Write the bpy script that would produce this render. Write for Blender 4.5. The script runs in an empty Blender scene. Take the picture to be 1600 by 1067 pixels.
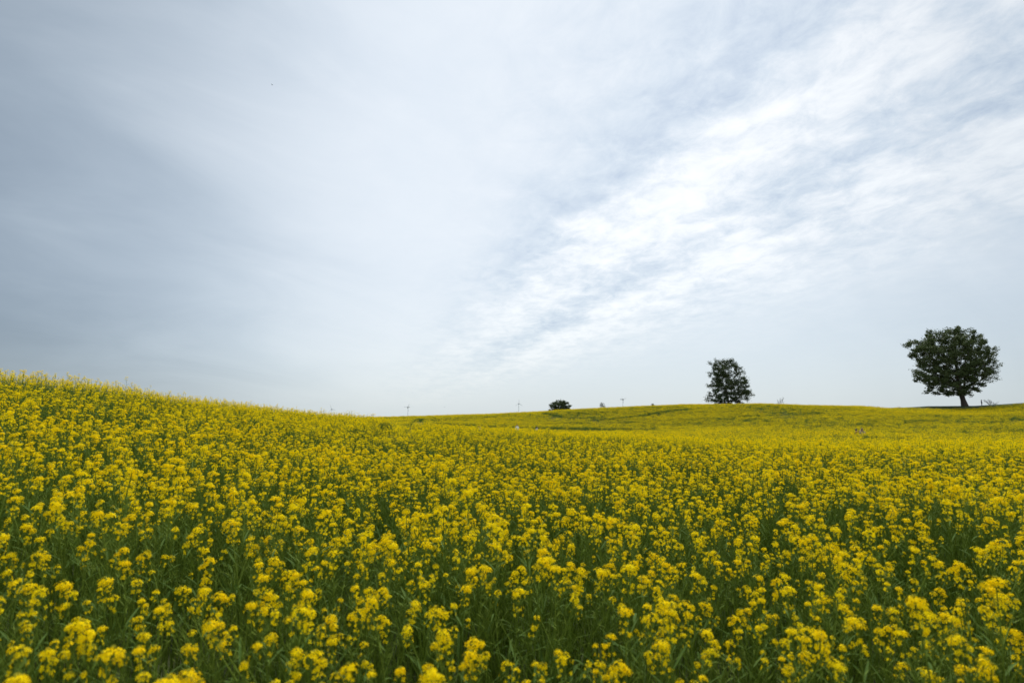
import bpy, math, random
import numpy as np
from mathutils import Vector, Matrix

R = math.radians
SC = bpy.context.scene
COL = SC.collection
rng = np.random.default_rng(11)
random.seed(11)

# ------------------------------------------------------------------ camera
EYE = 1.58
PITCH = 7.15
FPX = 20.0 / 36.0 * 1600.0
cam_d = bpy.data.cameras.new('camera')
cam = bpy.data.objects.new('camera', cam_d)
COL.objects.link(cam)
cam.location = (0, 0, EYE)
cam.rotation_euler = (R(90 + PITCH), 0, 0)
cam_d.lens = 20.0
cam_d.sensor_width = 36.0
cam_d.clip_start = 0.05
cam_d.clip_end = 8000
cam_d.dof.use_dof = True
cam_d.dof.focus_distance = 9.0
cam_d.dof.aperture_fstop = 2.3
SC.camera = cam

# ------------------------------------------------------------------ sky and sun
SUN_EL, SUN_AZ = 58.0, 14.0          # azimuth clockwise from +Y (the view direction)
SC.view_settings.view_transform = 'Standard'
SC.view_settings.look = 'None'
SC.view_settings.exposure = 0.2
SC.view_settings.gamma = 1.0

world = bpy.data.worlds.new('World')
SC.world = world
world.use_nodes = True
wt = world.node_tree
wt.nodes.clear()


def wn(kind, **kw):
    n = wt.nodes.new(kind)
    for k, v in kw.items():
        setattr(n, k, v)
    return n


def setin(n, i, v):
    if isinstance(v, bpy.types.NodeSocket):
        wt.links.new(v, n.inputs[i])
    elif v is not None:
        n.inputs[i].default_value = v


def wm(op, a, b=None, c=None, clamp=False):
    n = wn('ShaderNodeMath', operation=op)
    n.use_clamp = clamp
    for i, v in enumerate((a, b, c)):
        setin(n, i, v)
    return n.outputs[0]


def wcomb(x, y, z=0.0):
    n = wn('ShaderNodeCombineXYZ')
    for i, v in enumerate((x, y, z)):
        setin(n, i, v)
    return n.outputs[0]


def wnoise(vec, scale, detail=6.0, rough=0.55, dist=0.0):
    n = wn('ShaderNodeTexNoise')
    setin(n, 'Vector', vec)
    n.inputs['Scale'].default_value = scale
    n.inputs['Detail'].default_value = detail
    n.inputs['Roughness'].default_value = rough
    n.inputs['Distortion'].default_value = dist
    return n.outputs[0]


def wramp(fac, stops, lo, hi, interp='B_SPLINE'):
    f = wm('DIVIDE', wm('SUBTRACT', fac, lo), hi - lo, clamp=True)
    n = wn('ShaderNodeValToRGB')
    n.color_ramp.interpolation = interp
    el = n.color_ramp.elements
    while len(el) < len(stops):
        el.new(0.5)
    for e, (p, c) in zip(el, stops):
        e.position = (p - lo) / (hi - lo)
        e.color = (c, c, c, 1) if isinstance(c, (int, float)) else (*c, 1)
    wt.links.new(f, n.inputs[0])
    return n.outputs[0]


def wmixc(fac, a, b, blend='MIX'):
    n = wn('ShaderNodeMix', data_type='RGBA', blend_type=blend)
    for i, v in ((0, fac), (6, a), (7, b)):
        if isinstance(v, tuple):
            v = (*v, 1)
        setin(n, i, v)
    return n.outputs[2]


tc = wn('ShaderNodeTexCoord')
sep = wn('ShaderNodeSeparateXYZ')
wt.links.new(tc.outputs['Generated'], sep.inputs[0])
dx, dy, dz = sep.outputs
zc = wm('ADD', wm('MAXIMUM', dz, 0.0), 0.05)
qx, qy = wm('DIVIDE', dx, zc), wm('DIVIDE', dy, zc)          # point on a flat cloud layer
nn = wm('ADD', wm('MULTIPLY', qx, 0.956), wm('MULTIPLY', qy, 0.292))   # across the streaks
dd = wm('SUBTRACT', wm('MULTIPLY', qy, 0.956), wm('MULTIPLY', qx, 0.292))  # along the streaks
warp = wnoise(wcomb(qx, qy), 1.1, 4.0, 0.5)
warp2 = wnoise(wcomb(qx, qy, 4.2), 3.2, 6.0, 0.6)
nw = wm('ADD', nn, wm('ADD', wm('MULTIPLY', wm('SUBTRACT', warp, 0.5), 0.55),
                      wm('MULTIPLY', wm('SUBTRACT', warp2, 0.5), 0.5)))
az = wm('DIVIDE', dx, wm('SQRT', wm('ADD', wm('MULTIPLY', dx, dx), wm('MULTIPLY', dy, dy))))
bank = wramp(wm('ADD', az, wm('MULTIPLY', wm('SUBTRACT', warp, 0.5), 0.25)), [(-0.3, 0.0), (-0.14, 0.0), (0.02, 1.0), (0.2, 1.0)], -0.3, 0.2)
white = wramp(nw, [(-3, 0.30), (-1, 0.56), (0, 0.70), (0.5, 0.78), (0.78, 0.58), (0.93, 0.48), (1.08, 0.78), (1.25, 0.96), (1.45, 0.86),
                   (1.62, 0.62), (1.76, 0.58), (2.02, 1.0), (2.35, 0.84), (2.8, 0.72), (4.5, 0.58)], -3.0, 4.5)
plain_w = wramp(nn, [(-3, 0.34), (-1, 0.58), (0, 0.72), (1.0, 0.78), (4.5, 0.68)], -3.0, 4.5)
zv = wm('ADD', wm('MAXIMUM', dz, 0.0), 0.55)
vx, vy = wm('DIVIDE', dx, zv), wm('DIVIDE', dy, zv)
veil = wnoise(wcomb(wm('ADD', wm('MULTIPLY', vx, 1.3), wm('MULTIPLY', vy, 1.2)), wm('SUBTRACT', wm('MULTIPLY', vy, 3.2), wm('MULTIPLY', vx, 2.4)), 2.6), 1.3, 7.0, 0.55, 0.6)
plain_w = wm('ADD', plain_w, wm('MULTIPLY', wm('SUBTRACT', veil, 0.5), 0.26))
white = wmixc(bank, plain_w, white)
amp = wramp(nw, [(-3, 0.16), (0.3, 0.14), (0.7, 0.3), (1.0, 0.85), (1.2, 1.1), (2.1, 1.1), (2.6, 0.55), (3.2, 0.12), (4.5, 0.05)], -3.0, 4.5)
amp = wm('MULTIPLY', amp, wm('ADD', wm('MULTIPLY', bank, 0.75), 0.25))
zp = wm('ADD', wm('MAXIMUM', dz, 0.0), 0.16)
ux, uy = wm('DIVIDE', dx, zp), wm('DIVIDE', dy, zp)
ua = wm('ADD', wm('MULTIPLY', ux, 0.956), wm('MULTIPLY', uy, 0.292))
ub = wm('SUBTRACT', wm('MULTIPLY', uy, 0.956), wm('MULTIPLY', ux, 0.292))
s1 = wnoise(wcomb(wm('MULTIPLY', ua, 3.4), wm('MULTIPLY', ub, 2.3), 1.7), 1.0, 9.0, 0.60, 0.25)
s2 = wnoise(wcomb(wm('MULTIPLY', ua, 10.0), wm('MULTIPLY', ub, 8.0), 7.1), 1.0, 9.0, 0.66, 0.35)
tex = wm('ADD', wm('MULTIPLY', wm('SUBTRACT', s1, 0.5), 1.0), wm('MULTIPLY', wm('SUBTRACT', s2, 0.5), 1.35))
ww = wm('ADD', white, wm('MULTIPLY', amp, tex))
ccol = wramp(ww, [(0.0, (0.35, 0.44, 0.59)), (0.35, (0.49, 0.575, 0.69)), (0.6, (0.63, 0.705, 0.785)),
                  (0.95, (0.85, 0.88, 0.91)), (1.2, (0.95, 0.97, 0.98))], 0.0, 1.2, 'LINEAR')
hor = wm('POWER', 2.718, wm('MULTIPLY', wm('MAXIMUM', dz, 0.0), -9.0))
ccol = wmixc(wm('MULTIPLY', hor, 0.88), ccol, (0.57, 0.635, 0.655))
azw = wm('ADD', az, wm('MULTIPLY', wm('SUBTRACT', veil, 0.5), 0.20))
side_dim = wramp(azw, [(p, (t * (0.85 + 0.15 * t), t, t * (1.13 - 0.13 * t))) for p, t in ((-1, 0.36), (-0.72, 0.47), (-0.58, 0.62), (-0.44, 0.83), (-0.3, 0.97), (-0.12, 1.02), (0.15, 1.02), (0.4, 1.0), (0.6, 0.90), (0.75, 0.78), (1, 0.7))], -1.0, 1.0)  # sides dimmed: thicker cloud plus lens vignetting, put into the sky colour
back = wm('MULTIPLY', dy, -2.5, clamp=True)          # sky behind the view left undimmed and brightened, to light camera-facing sides
side_dim = wmixc(back, side_dim, (1.1, 1.1, 1.1))
ccol = wmixc(1.0, ccol, side_dim, 'MULTIPLY')
sky = wn('ShaderNodeTexSky', sky_type='NISHITA')
sky.sun_disc = False
sky.sun_elevation = R(SUN_EL)
sky.sun_rotation = R(SUN_AZ)
bg_sky = wn('ShaderNodeBackground')
bg_sky.inputs['Strength'].default_value = 0.1
wt.links.new(sky.outputs[0], bg_sky.inputs['Color'])
bg_cl = wn('ShaderNodeBackground')
wt.links.new(ccol, bg_cl.inputs['Color'])
bg_cl.inputs['Strength'].default_value = 1.03
mixs = wn('ShaderNodeMixShader')
mixs.inputs[0].default_value = 0.9
wt.links.new(bg_sky.outputs[0], mixs.inputs[1])
wt.links.new(bg_cl.outputs[0], mixs.inputs[2])
wout = wn('ShaderNodeOutputWorld')
wt.links.new(mixs.outputs[0], wout.inputs['Surface'])

sun_d = bpy.data.lights.new('sun', 'SUN')
sun_d.energy = 3.5
sun_d.angle = R(14)
sun_d.color = (1.0, 0.97, 0.92)
sun = bpy.data.objects.new('sun', sun_d)
COL.objects.link(sun)
sun.rotation_euler = (R(90 - SUN_EL), 0, R(180 - SUN_AZ))
# the lamp shines along its local -Z: from the front of the view, down towards the camera


# ------------------------------------------------------------------ pixel helper
_cp, _sp = math.cos(R(PITCH)), math.sin(R(PITCH))


def ray(px, py):
    a = (px - 800.0) / FPX
    b = (533.5 - py) / FPX
    return a, _cp - b * _sp, _sp + b * _cp


def at(px, py, D):
    a, f, u = ray(px, py)
    k = D / f
    return a * k, D, EYE + u * k


def project(x, y, z):
    z = z - EYE
    dep = y * _cp + z * _sp
    up = -y * _sp + z * _cp
    return 800 + FPX * x / dep, 533.5 - FPX * up / dep, dep


# ------------------------------------------------------------------ materials
def mat(name):
    m = bpy.data.materials.new(name)
    m.use_nodes = True
    m.node_tree.nodes.clear()
    return m, m.node_tree


def leafy(name, c1, c2, trans=0.3, rough=0.6, per='obj', tcol=None, spec=0.3, scale=3.0):
    m, t = mat(name)
    N = t.nodes.new
    out = N('ShaderNodeOutputMaterial')
    p = N('ShaderNodeBsdfPrincipled')
    p.inputs['Roughness'].default_value = rough
    p.inputs['Specular IOR Level'].default_value = spec
    tr = N('ShaderNodeBsdfTranslucent')
    mx = N('ShaderNodeMixShader')
    mx.inputs[0].default_value = trans
    cm = N('ShaderNodeMix')
    cm.data_type = 'RGBA'
    cm.inputs[6].default_value = (*c1, 1)
    cm.inputs[7].default_value = (*c2, 1)
    oi = N('ShaderNodeObjectInfo')
    no = N('ShaderNodeTexNoise')
    tcn = N('ShaderNodeTexCoord')
    t.links.new(tcn.outputs['Object'], no.inputs['Vector'])
    no.inputs['Scale'].default_value = scale
    no.inputs['Detail'].default_value = 2
    ad = N('ShaderNodeMath')
    ad.operation = 'MULTIPLY_ADD'
    ad.use_clamp = True
    t.links.new(no.outputs[0], ad.inputs[0])
    ad.inputs[1].default_value = 1.5
    sub = N('ShaderNodeMath')
    sub.operation = 'MULTIPLY_ADD'
    t.links.new(oi.outputs['Random'], sub.inputs[0])
    sub.inputs[1].default_value = 0.9
    sub.inputs[2].default_value = -0.7
    t.links.new(sub.outputs[0], ad.inputs[2])
    t.links.new(ad.outputs[0], cm.inputs[0])
    t.links.new(cm.outputs[2], p.inputs['Base Color'])
    if tcol:
        tr.inputs['Color'].default_value = (*tcol, 1)
    else:
        t.links.new(cm.outputs[2], tr.inputs['Color'])
    t.links.new(p.outputs[0], mx.inputs[1])
    t.links.new(tr.outputs[0], mx.inputs[2])
    t.links.new(mx.outputs[0], out.inputs[0])
    return m


def plain(name, c, rough=0.6, var=0.25, scale=8.0, metal=0.0):
    m, t = mat(name)
    N = t.nodes.new
    out = N('ShaderNodeOutputMaterial')
    p = N('ShaderNodeBsdfPrincipled')
    p.inputs['Roughness'].default_value = rough
    p.inputs['Metallic'].default_value = metal
    no = N('ShaderNodeTexNoise')
    tcn = N('ShaderNodeTexCoord')
    t.links.new(tcn.outputs['Object'], no.inputs['Vector'])
    no.inputs['Scale'].default_value = scale
    no.inputs['Detail'].default_value = 5
    cm = N('ShaderNodeMix')
    cm.data_type = 'RGBA'
    cm.inputs[6].default_value = (*[x * (1 - var) for x in c], 1)
    cm.inputs[7].default_value = (*[min(1, x * (1 + var)) for x in c], 1)
    t.links.new(no.outputs[0], cm.inputs[0])
    t.links.new(cm.outputs[2], p.inputs['Base Color'])
    t.links.new(p.outputs[0], out.inputs[0])
    return m


M_PETAL = leafy('petal yellow', (0.94, 0.67, 0.002), (0.92, 0.725, 0.004), 0.40, 0.7, spec=0.04, scale=14)
M_STEM = leafy('stem green', (0.115, 0.175, 0.018), (0.175, 0.24, 0.032), 0.25, 0.65, spec=0.1)
M_LEAF = leafy('crop leaf', (0.07, 0.125, 0.02), (0.105, 0.165, 0.035), 0.25, 0.7, spec=0.08)
M_BUD = leafy('flower bud', (0.42, 0.42, 0.03), (0.60, 0.48, 0.02), 0.2, 0.6)
CROP_MATS = [M_PETAL, M_STEM, M_LEAF, M_BUD]
M_CROWN = leafy('dark tree leaf', (0.048, 0.07, 0.022), (0.085, 0.115, 0.034), 0.22, 0.55, scale=0.7)
M_CROWN2 = leafy('grey green leaf', (0.075, 0.09, 0.06), (0.12, 0.13, 0.09), 0.3, 0.6, scale=0.7)
M_BARK = plain('bark', (0.055, 0.042, 0.032), 0.9, 0.4, 6)
M_TWIG = plain('twig grey', (0.10, 0.085, 0.075), 0.9, 0.3, 6)
M_STEEL = plain('painted steel', (0.78, 0.79, 0.80), 0.45, 0.08, 3)
M_BLADE = plain('blade white', (0.74, 0.75, 0.75), 0.4, 0.06, 3)
M_DARK = plain('dark housing', (0.06, 0.06, 0.062), 0.5, 0.2, 5)
M_SKIN = plain('skin', (0.48, 0.30, 0.21), 0.6, 0.1, 4)
M_HAIR = plain('black hair', (0.012, 0.010, 0.009), 0.5, 0.3, 30)
M_HAIRB = plain('brown hair', (0.05, 0.022, 0.012), 0.5, 0.3, 30)
M_WHITE = plain('white cloth', (0.72, 0.72, 0.72), 0.85, 0.06, 12)
M_GREYC = plain('pale grey cloth', (0.50, 0.48, 0.47), 0.85, 0.08, 12)
M_TAUPE = plain('faded cloth', (0.20, 0.185, 0.17), 0.85, 0.08, 12)
M_NAVY = plain('dark blue cloth', (0.03, 0.025, 0.075), 0.85, 0.15, 12)
M_BLACKC = plain('black cloth', (0.02, 0.02, 0.022), 0.85, 0.2, 12)
M_BROWNC = plain('rust brown cloth', (0.13, 0.05, 0.02), 0.85, 0.2, 12)
M_FEATHER = plain('dark feathers', (0.05, 0.048, 0.05), 0.7, 0.3, 20)


# ------------------------------------------------------------------ terrain
def g_of(px, py, D):
    h = 0.91 if D < 34 else 1.05
    return at(px, py, D)[2] - h


# per photo column: the crest of the near rise, the dip behind it, the far ridge (metres, canopy seen at that row)
COLS = [
    (0,    (15, 579), [(24, 'g', 1.25), (60, 'g', 0.0), (95, 'g', -1.0), (130, 'g', -0.8)]),
    (150,  (18, 596), [(28, 'g', 1.1), (60, 'g', 0.0), (95, 'g', -1.0), (130, 'g', -0.8)]),
    (300,  (22, 618), [(34, 'g', 0.7), (60, 'g', -0.2), (95, 'g', -1.0), (130, 'g', -0.7)]),
    (430,  (28, 635), [(42, 'g', 0.25), (65, 'g', -0.6), (95, 'g', -1.0), (130, 'g', -0.6)]),
    (500,  (32, 645), [(46, 'g', -0.1), (65, 'g', -0.9), (95, 'g', -1.0), (130, 'g', -0.5)]),
    (570,  (33, 651), [(50, 'g', -0.7), (80, 'p', 664), (105, 'p', 657), (130, 'p', 651.5)]),
    (640,  (30, 657.5), [(50, 'g', -1.3), (80, 'p', 662), (105, 'p', 655), (130, 'p', 650)]),
    (700,  (26, 663), [(50, 'g', -1.6), (80, 'p', 666), (105, 'p', 656), (130, 'p', 648.5)]),
    (800,  (21, 671), [(50, 'g', -1.8), (80, 'p', 670), (105, 'p', 656), (130, 'p', 644.5)]),
    (900,  (17, 677), [(45, 'g', -1.7), (80, 'p', 671), (105, 'p', 653), (130, 'p', 639)]),
    (1000, (15, 681), [(45, 'g', -1.6), (80, 'p', 671), (105, 'p', 650), (130, 'p', 633.5)]),
    (1150, (12.5, 688), [(40, 'p', 687), (80, 'p', 664), (105, 'p', 646), (130, 'p', 630)]),
    (1300, (10.5, 695), [(30, 'p', 694), (50, 'p', 677), (80, 'p', 658), (105, 'p', 644), (130, 'p', 633.5)]),
    (1400, (10, 698), [(30, 'p', 696), (50, 'p', 680), (80, 'p', 661), (105, 'p', 647), (130, 'p', 636.6)]),
    (1450, (9.5, 699), [(30, 'p', 697), (50, 'p', 681), (80, 'p', 662), (105, 'p', 649), (130, 'p', 638.6)]),
    (1505, (9.3, 700), [(30, 'p', 698), (50, 'p', 682), (80, 'p', 663), (105, 'p', 649), (130, 'p', 639.2)]),
    (1560, (9.1, 701), [(30, 'p', 699), (50, 'p', 683), (80, 'p', 663), (105, 'p', 647), (130, 'p', 634)]),
    (1600, (9, 701), [(30, 'p', 699), (50, 'p', 683), (80, 'p', 662), (105, 'p', 645), (130, 'p', 630)]),
]


def pchip(xs, ys, x):
    xs, ys = np.asarray(xs, float), np.asarray(ys, float)
    h = np.diff(xs)
    d = np.diff(ys) / h
    m = np.zeros_like(xs)
    for i in range(1, len(xs) - 1):
        if d[i - 1] * d[i] > 0:
            w1, w2 = 2 * h[i] + h[i - 1], h[i] + 2 * h[i - 1]
            m[i] = (w1 + w2) / (w1 / d[i - 1] + w2 / d[i])
    m[0], m[-1] = d[0], d[-1]
    i = np.clip(np.searchsorted(xs, x) - 1, 0, len(xs) - 2)
    t = np.clip((x - xs[i]) / h[i], 0, 1)
    return ((2 * t**3 - 3 * t**2 + 1) * ys[i] + (t**3 - 2 * t**2 + t) * h[i] * m[i]
            + (-2 * t**3 + 3 * t**2) * ys[i + 1] + (t**3 - t**2) * h[i] * m[i + 1])


RG = np.concatenate([[0.0], np.geomspace(0.4, 4000, 420)])
_az, _tab = [], []
for px, (cd, cpy), rest in COLS:
    a = math.atan2(px - 800.0, FPX)
    k = 1.0 / math.cos(a)
    cg = g_of(px, cpy, cd)
    pts = [(0, 0.0), (cd * 0.5 * k, cg * 0.5), (cd * k, cg)]
    for D, kind, v in rest:
        pts.append((D * k, v if kind == 'g' else g_of(px, v, D)))
    rz = pts[-1][1]
    if px >= 1400:
        pts += [(141 * k, at(px, {1400: 636.0, 1450: 634.2, 1505: 633.6, 1560: 631.2, 1600: 628.5}[px], 141)[2]), (160 * k, rz + 0.3)]
    pts += [(175 * k, rz - 0.6), (230 * k, rz - 2.2), (330 * k, -4.0), (800, -16), (4000, -95)]
    pts.sort()
    _az.append(a)
    _tab.append(pchip([p[0] for p in pts], [p[1] for p in pts], RG))
_az = np.array(_az)
_tab = np.array(_tab)
AZG = np.linspace(-math.pi, math.pi, 721)
TAB = np.zeros((len(AZG), len(RG)))
for j in range(len(RG)):
    TAB[:, j] = pchip(_az, _tab[:, j], np.clip(AZG, _az[0], _az[-1]))
# smooth gently round the azimuth, and close the circle behind the camera
ker = np.array([1, 2, 3, 2, 1.0])
ker /= ker.sum()
pad = np.pad(TAB, ((2, 2), (0, 0)), mode='edge')
TAB = sum(ker[i] * pad[i:i + len(AZG)] for i in range(5))
wback = np.clip((np.abs(AZG) - 1.2) / (math.pi - 1.2), 0, 1)
wback = (wback * wback * (3 - 2 * wback))[:, None]
mean = 0.5 * (TAB[:1] + TAB[-1:])
TAB = TAB * (1 - wback) + mean * wback


def ground(x, y):
    x, y = np.asarray(x, float), np.asarray(y, float)
    r = np.hypot(x, y)
    a = np.arctan2(x, y)
    fi = np.clip((a + math.pi) / (2 * math.pi) * (len(AZG) - 1), 0, len(AZG) - 1.001)
    i = fi.astype(int)
    fi = fi - i
    j = np.clip(np.searchsorted(RG, r) - 1, 0, len(RG) - 2)
    fj = np.clip((r - RG[j]) / (RG[j + 1] - RG[j]), 0, 1)
    z = ((TAB[i, j] * (1 - fj) + TAB[i, j + 1] * fj) * (1 - fi) + (TAB[i + 1, j] * (1 - fj) + TAB[i + 1, j + 1] * fj) * fi)
    z = z + 0.025 * np.sin(x * 1.3 + 0.7 * y) * np.clip(r / 5, 0, 1) + 0.05 * np.sin(x * 0.31 - 0.22 * y) * np.clip((r - 3) / 20, 0, 1)
    return z


def gz(x, y):
    return float(ground(np.array([x]), np.array([y]))[0])


def hit(px, py, h=1.0, d0=3.0, d1=400.0):
    D = np.geomspace(d0, d1, 3000)
    a, f, u = ray(px, py)
    x, z = a * D / f, EYE + u * D / f
    below = z < ground(x, D) + h
    i = int(np.argmax(below)) if below.any() else len(D) - 1
    return float(x[i]), float(D[i])


def new_obj(name, verts, faces, mats=(), midx=None, parent=None, smooth=False, link=True):
    me = bpy.data.meshes.new(name)
    me.from_pydata([tuple(v) for v in verts], [], faces)
    for m in mats:
        me.materials.append(m)
    if midx is not None:
        me.polygons.foreach_set('material_index', np.array(midx, dtype=np.int32))
    if smooth:
        me.polygons.foreach_set('use_smooth', np.ones(len(me.polygons), dtype=bool))
    me.update()
    o = bpy.data.objects.new(name, me)
    if link:
        COL.objects.link(o)
    if parent is not None:
        o.parent = parent
    return o


def empty(name, loc, rz=0.0):
    o = bpy.data.objects.new(name, None)
    o.empty_display_size = 0.2
    COL.objects.link(o)
    o.location = loc
    o.rotation_euler = (0, 0, rz)
    return o


def tag(o, label=None, cat=None, group=None, kind=None):
    for k, v in (('label', label), ('category', cat), ('group', group), ('kind', kind)):
        if v:
            o[k] = v
    return o


def build_ground():
    rr = np.concatenate([np.geomspace(0.5, 200, 230), np.geomspace(215, 3900, 40)])
    th = np.linspace(-math.pi, math.pi, 481)[:-1]
    X = rr[:, None] * np.sin(th)[None]
    Y = rr[:, None] * np.cos(th)[None]
    Z = ground(X.ravel(), Y.ravel())
    V = np.column_stack([X.ravel(), Y.ravel(), Z])
    n = len(th)
    F = []
    for i in range(len(rr) - 1):
        for j in range(n):
            k = (j + 1) % n
            F.append((i * n + j, i * n + k, (i + 1) * n + k, (i + 1) * n + j))
    V = np.vstack([V, [[0, 0, 0]]])
    c = len(V) - 1
    for j in range(n):
        F.append((c, (j + 1) % n, j))
    m, t = mat('field earth')
    N = t.nodes.new
    out = N('ShaderNodeOutputMaterial')
    p = N('ShaderNodeBsdfPrincipled')
    p.inputs['Roughness'].default_value = 0.95
    p.inputs['Specular IOR Level'].default_value = 0.1
    tcn = N('ShaderNodeTexCoord')
    n1 = N('ShaderNodeTexNoise')
    n1.inputs['Scale'].default_value = 0.5
    n1.inputs['Detail'].default_value = 10
    n1.inputs['Roughness'].default_value = 0.7
    t.links.new(tcn.outputs['Object'], n1.inputs['Vector'])
    rp = N('ShaderNodeValToRGB')
    e = rp.color_ramp.elements
    e[0].position, e[0].color = 0.35, (0.035, 0.038, 0.016, 1)
    e[1].position, e[1].color = 0.65, (0.04, 0.065, 0.016, 1)
    t.links.new(n1.outputs[0], rp.inputs[0])
    t.links.new(rp.outputs[0], p.inputs['Base Color'])
    t.links.new(p.outputs[0], out.inputs[0])
    o = new_obj('ground', V, F, [m], smooth=True)
    tag(o, kind='structure')


build_ground()


# ------------------------------------------------------------------ crop plants
class Geo:
    def __init__(s):
        s.v, s.f, s.m = [], [], []

    def poly(s, pts, m):
        k = len(s.v)
        s.v.extend(pts)
        s.f.append(tuple(range(k, k + len(pts))))
        s.m.append(m)

    def merge(s, o):
        k = len(s.v)
        s.v.extend(o.v)
        s.f.extend(tuple(i + k for i in f) for f in o.f)
        s.m.extend(o.m)

    def tube(s, pts, radii, m, n=4):
        k = len(s.v)
        pts = [np.asarray(p, float) for p in pts]
        for i, p in enumerate(pts):
            d = pts[min(i + 1, len(pts) - 1)] - pts[max(i - 1, 0)]
            d = d / (np.linalg.norm(d) + 1e-9)
            a = np.cross(d, (0, 1, 0) if abs(d[1]) < 0.9 else (1, 0, 0))
            a /= np.linalg.norm(a)
            b = np.cross(d, a)
            for j in range(n):
                t = 2 * math.pi * j / n
                s.v.append(p + radii[i] * (math.cos(t) * a + math.sin(t) * b))
        for i in range(len(pts) - 1):
            for j in range(n):
                q = (j + 1) % n
                s.f.append((k + i * n + j, k + i * n + q, k + (i + 1) * n + q, k + (i + 1) * n + j))
                s.m.append(m)


def unit(v):
    v = np.asarray(v, float)
    return v / (np.linalg.norm(v) + 1e-9)


def basis(nv):
    a = unit(np.cross(nv, (0.31, 0.17, 0.93) if abs(nv[2]) < 0.8 else (1, 0.2, 0)))
    return a, np.cross(nv, a)


def add_flower(g, c, nv, s, r, lod=0):
    a, b = basis(nv)
    spin = r.random() * 6.28
    if lod == 0:
        for k in range(4):
            t = spin + k * math.pi / 2 + r.normal(0, 0.12)
            d = math.cos(t) * a + math.sin(t) * b
            e = np.cross(nv, d)
            cup = r.uniform(0.05, 0.55)
            p1 = c + d * 0.5 * s + nv * cup * 0.45 * s
            p2 = c + d * 0.98 * s + nv * (cup * 0.55) * s
            g.poly([c + d * 0.06 * s, p1 + e * 0.30 * s, p2 + e * 0.27 * s, p2 - e * 0.27 * s, p1 - e * 0.30 * s], 0)
    else:
        w = s * 0.85
        t = spin
        d = math.cos(t) * a + math.sin(t) * b
        e = np.cross(nv, d)
        g.poly([c + d * w, c + e * w + nv * 0.2 * s, c - d * w, c - e * w + nv * 0.2 * s], 0)


def make_head(base, up, size, nfl, r, lod=0):
    """one to three racemes crowded at the end of a shoot"""
    g = raceme(base, up, size, nfl, r, lod)
    if size > 0.7:
        a, b = basis(unit(up))
        for k in range(int(r.integers(0, 3))):
            th = r.random() * 6.28
            q = base + (math.cos(th) * a + math.sin(th) * b) * r.uniform(0.022, 0.042) * size - unit(up) * r.uniform(0.005, 0.04)
            g.merge(raceme(q, unit(up) + (q - base) * 8, size * r.uniform(0.45, 0.75), max(5, int(nfl * 0.5)), r, lod))
    return g


def raceme(base, up, size, nfl, r, lod=0):
    """a raceme: dome of open flowers, a knot of buds on top, loose older flowers under it"""
    g = Geo()
    up = unit(up)
    a, b = basis(up)
    Rr = 0.0265 * size
    squash = r.uniform(0.5, 0.95)
    drop = r.uniform(0.0, 0.3)
    side = r.random() * 6.28
    g.tube([base - up * 0.10 * size, base - up * 0.01], [0.0016, 0.0012], 1, 3)
    for i in range(nfl):
        t = (i + 0.5) / nfl
        phi = 1.95 * math.sqrt(t) + r.normal(0, 0.08)
        th = i * 2.39996 + r.normal(0, 0.15)
        rad = math.cos(th) * a + math.sin(th) * b
        if r.random() < drop * (1 + math.cos(th - side)):
            continue
        rr = Rr * r.uniform(0.72, 1.3)
        c = base + rr * (math.sin(phi) * rad + squash * math.cos(phi) * up) + up * 0.004
        nv = unit(math.sin(phi) * rad + (math.cos(phi) + 0.45) * up + r.normal(0, 0.15, 3))
        add_flower(g, c, nv, 0.0086 * (0.72 + 0.3 * size) * r.uniform(0.85, 1.15), r, lod)
        if lod == 0 and i % 2:
            k = base - up * (0.012 + 0.05 * t) * size
            e = np.cross(up, rad) * 0.0006
            g.poly([k + e, c, k - e], 1)
    if lod == 0:
        for i in range(6):
            th = i * 2.4
            c = base + up * (0.85 * Rr + 0.004) + (math.cos(th) * a + math.sin(th) * b) * 0.005 * (i > 0)
            g.tube([c - up * 0.003, c + up * 0.001, c + up * 0.0045], [0.0008, 0.0022, 0.0005], 3, 4)
    for i in range(int(nfl * 0.28)):
        th = r.random() * 6.28
        rad = math.cos(th) * a + math.sin(th) * b
        k = base - up * r.uniform(0.035, 0.105) * size
        c = k + rad * r.uniform(0.018, 0.036) * size + up * 0.006
        nv = unit(rad + up * r.uniform(-0.1, 0.5))
        add_flower(g, c, nv, 0.0085 * r.uniform(0.75, 1.1), r, lod)
    return g


def add_pods(g, p0, p1, n, r):
    d = unit(p1 - p0)
    a, b = basis(d)
    for i in range(n):
        t = r.random()
        th = r.random() * 6.28
        rad = math.cos(th) * a + math.sin(th) * b
        c = p0 + (p1 - p0) * t
        tip = c + rad * r.uniform(0.025, 0.05) + d * r.uniform(0.02, 0.045)
        e = np.cross(d, rad) * 0.0015
        m = c * 0.5 + tip * 0.5
        g.poly([c, m + e, tip, m - e], 1)


def make_leaf(base, th, L, W, droop, r):
    g = Geo()
    rad = np.array([math.cos(th), math.sin(th), 0.0])
    side = np.array([-math.sin(th), math.cos(th), 0.0])
    rows = []
    n = 5
    for i in range(n + 1):
        t = i / n
        w = W * math.sin(math.pi * min(1, 0.12 + t * 0.88)) ** 0.8 * (1 if t < 1 else 0)
        p = base + rad * L * (t - 0.25 * droop * t * t) + np.array([0, 0, 1]) * L * (0.75 * t - droop * 1.1 * t * t)
        rows.append((p + side * w + (0, 0, w * 0.35), p, p - side * w + (0, 0, w * 0.35)))
    for i in range(n):
        for q in (0, 1):
            g.poly([rows[i][q], rows[i][q + 1], rows[i + 1][q + 1], rows[i + 1][q]], 2)
    return g


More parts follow.
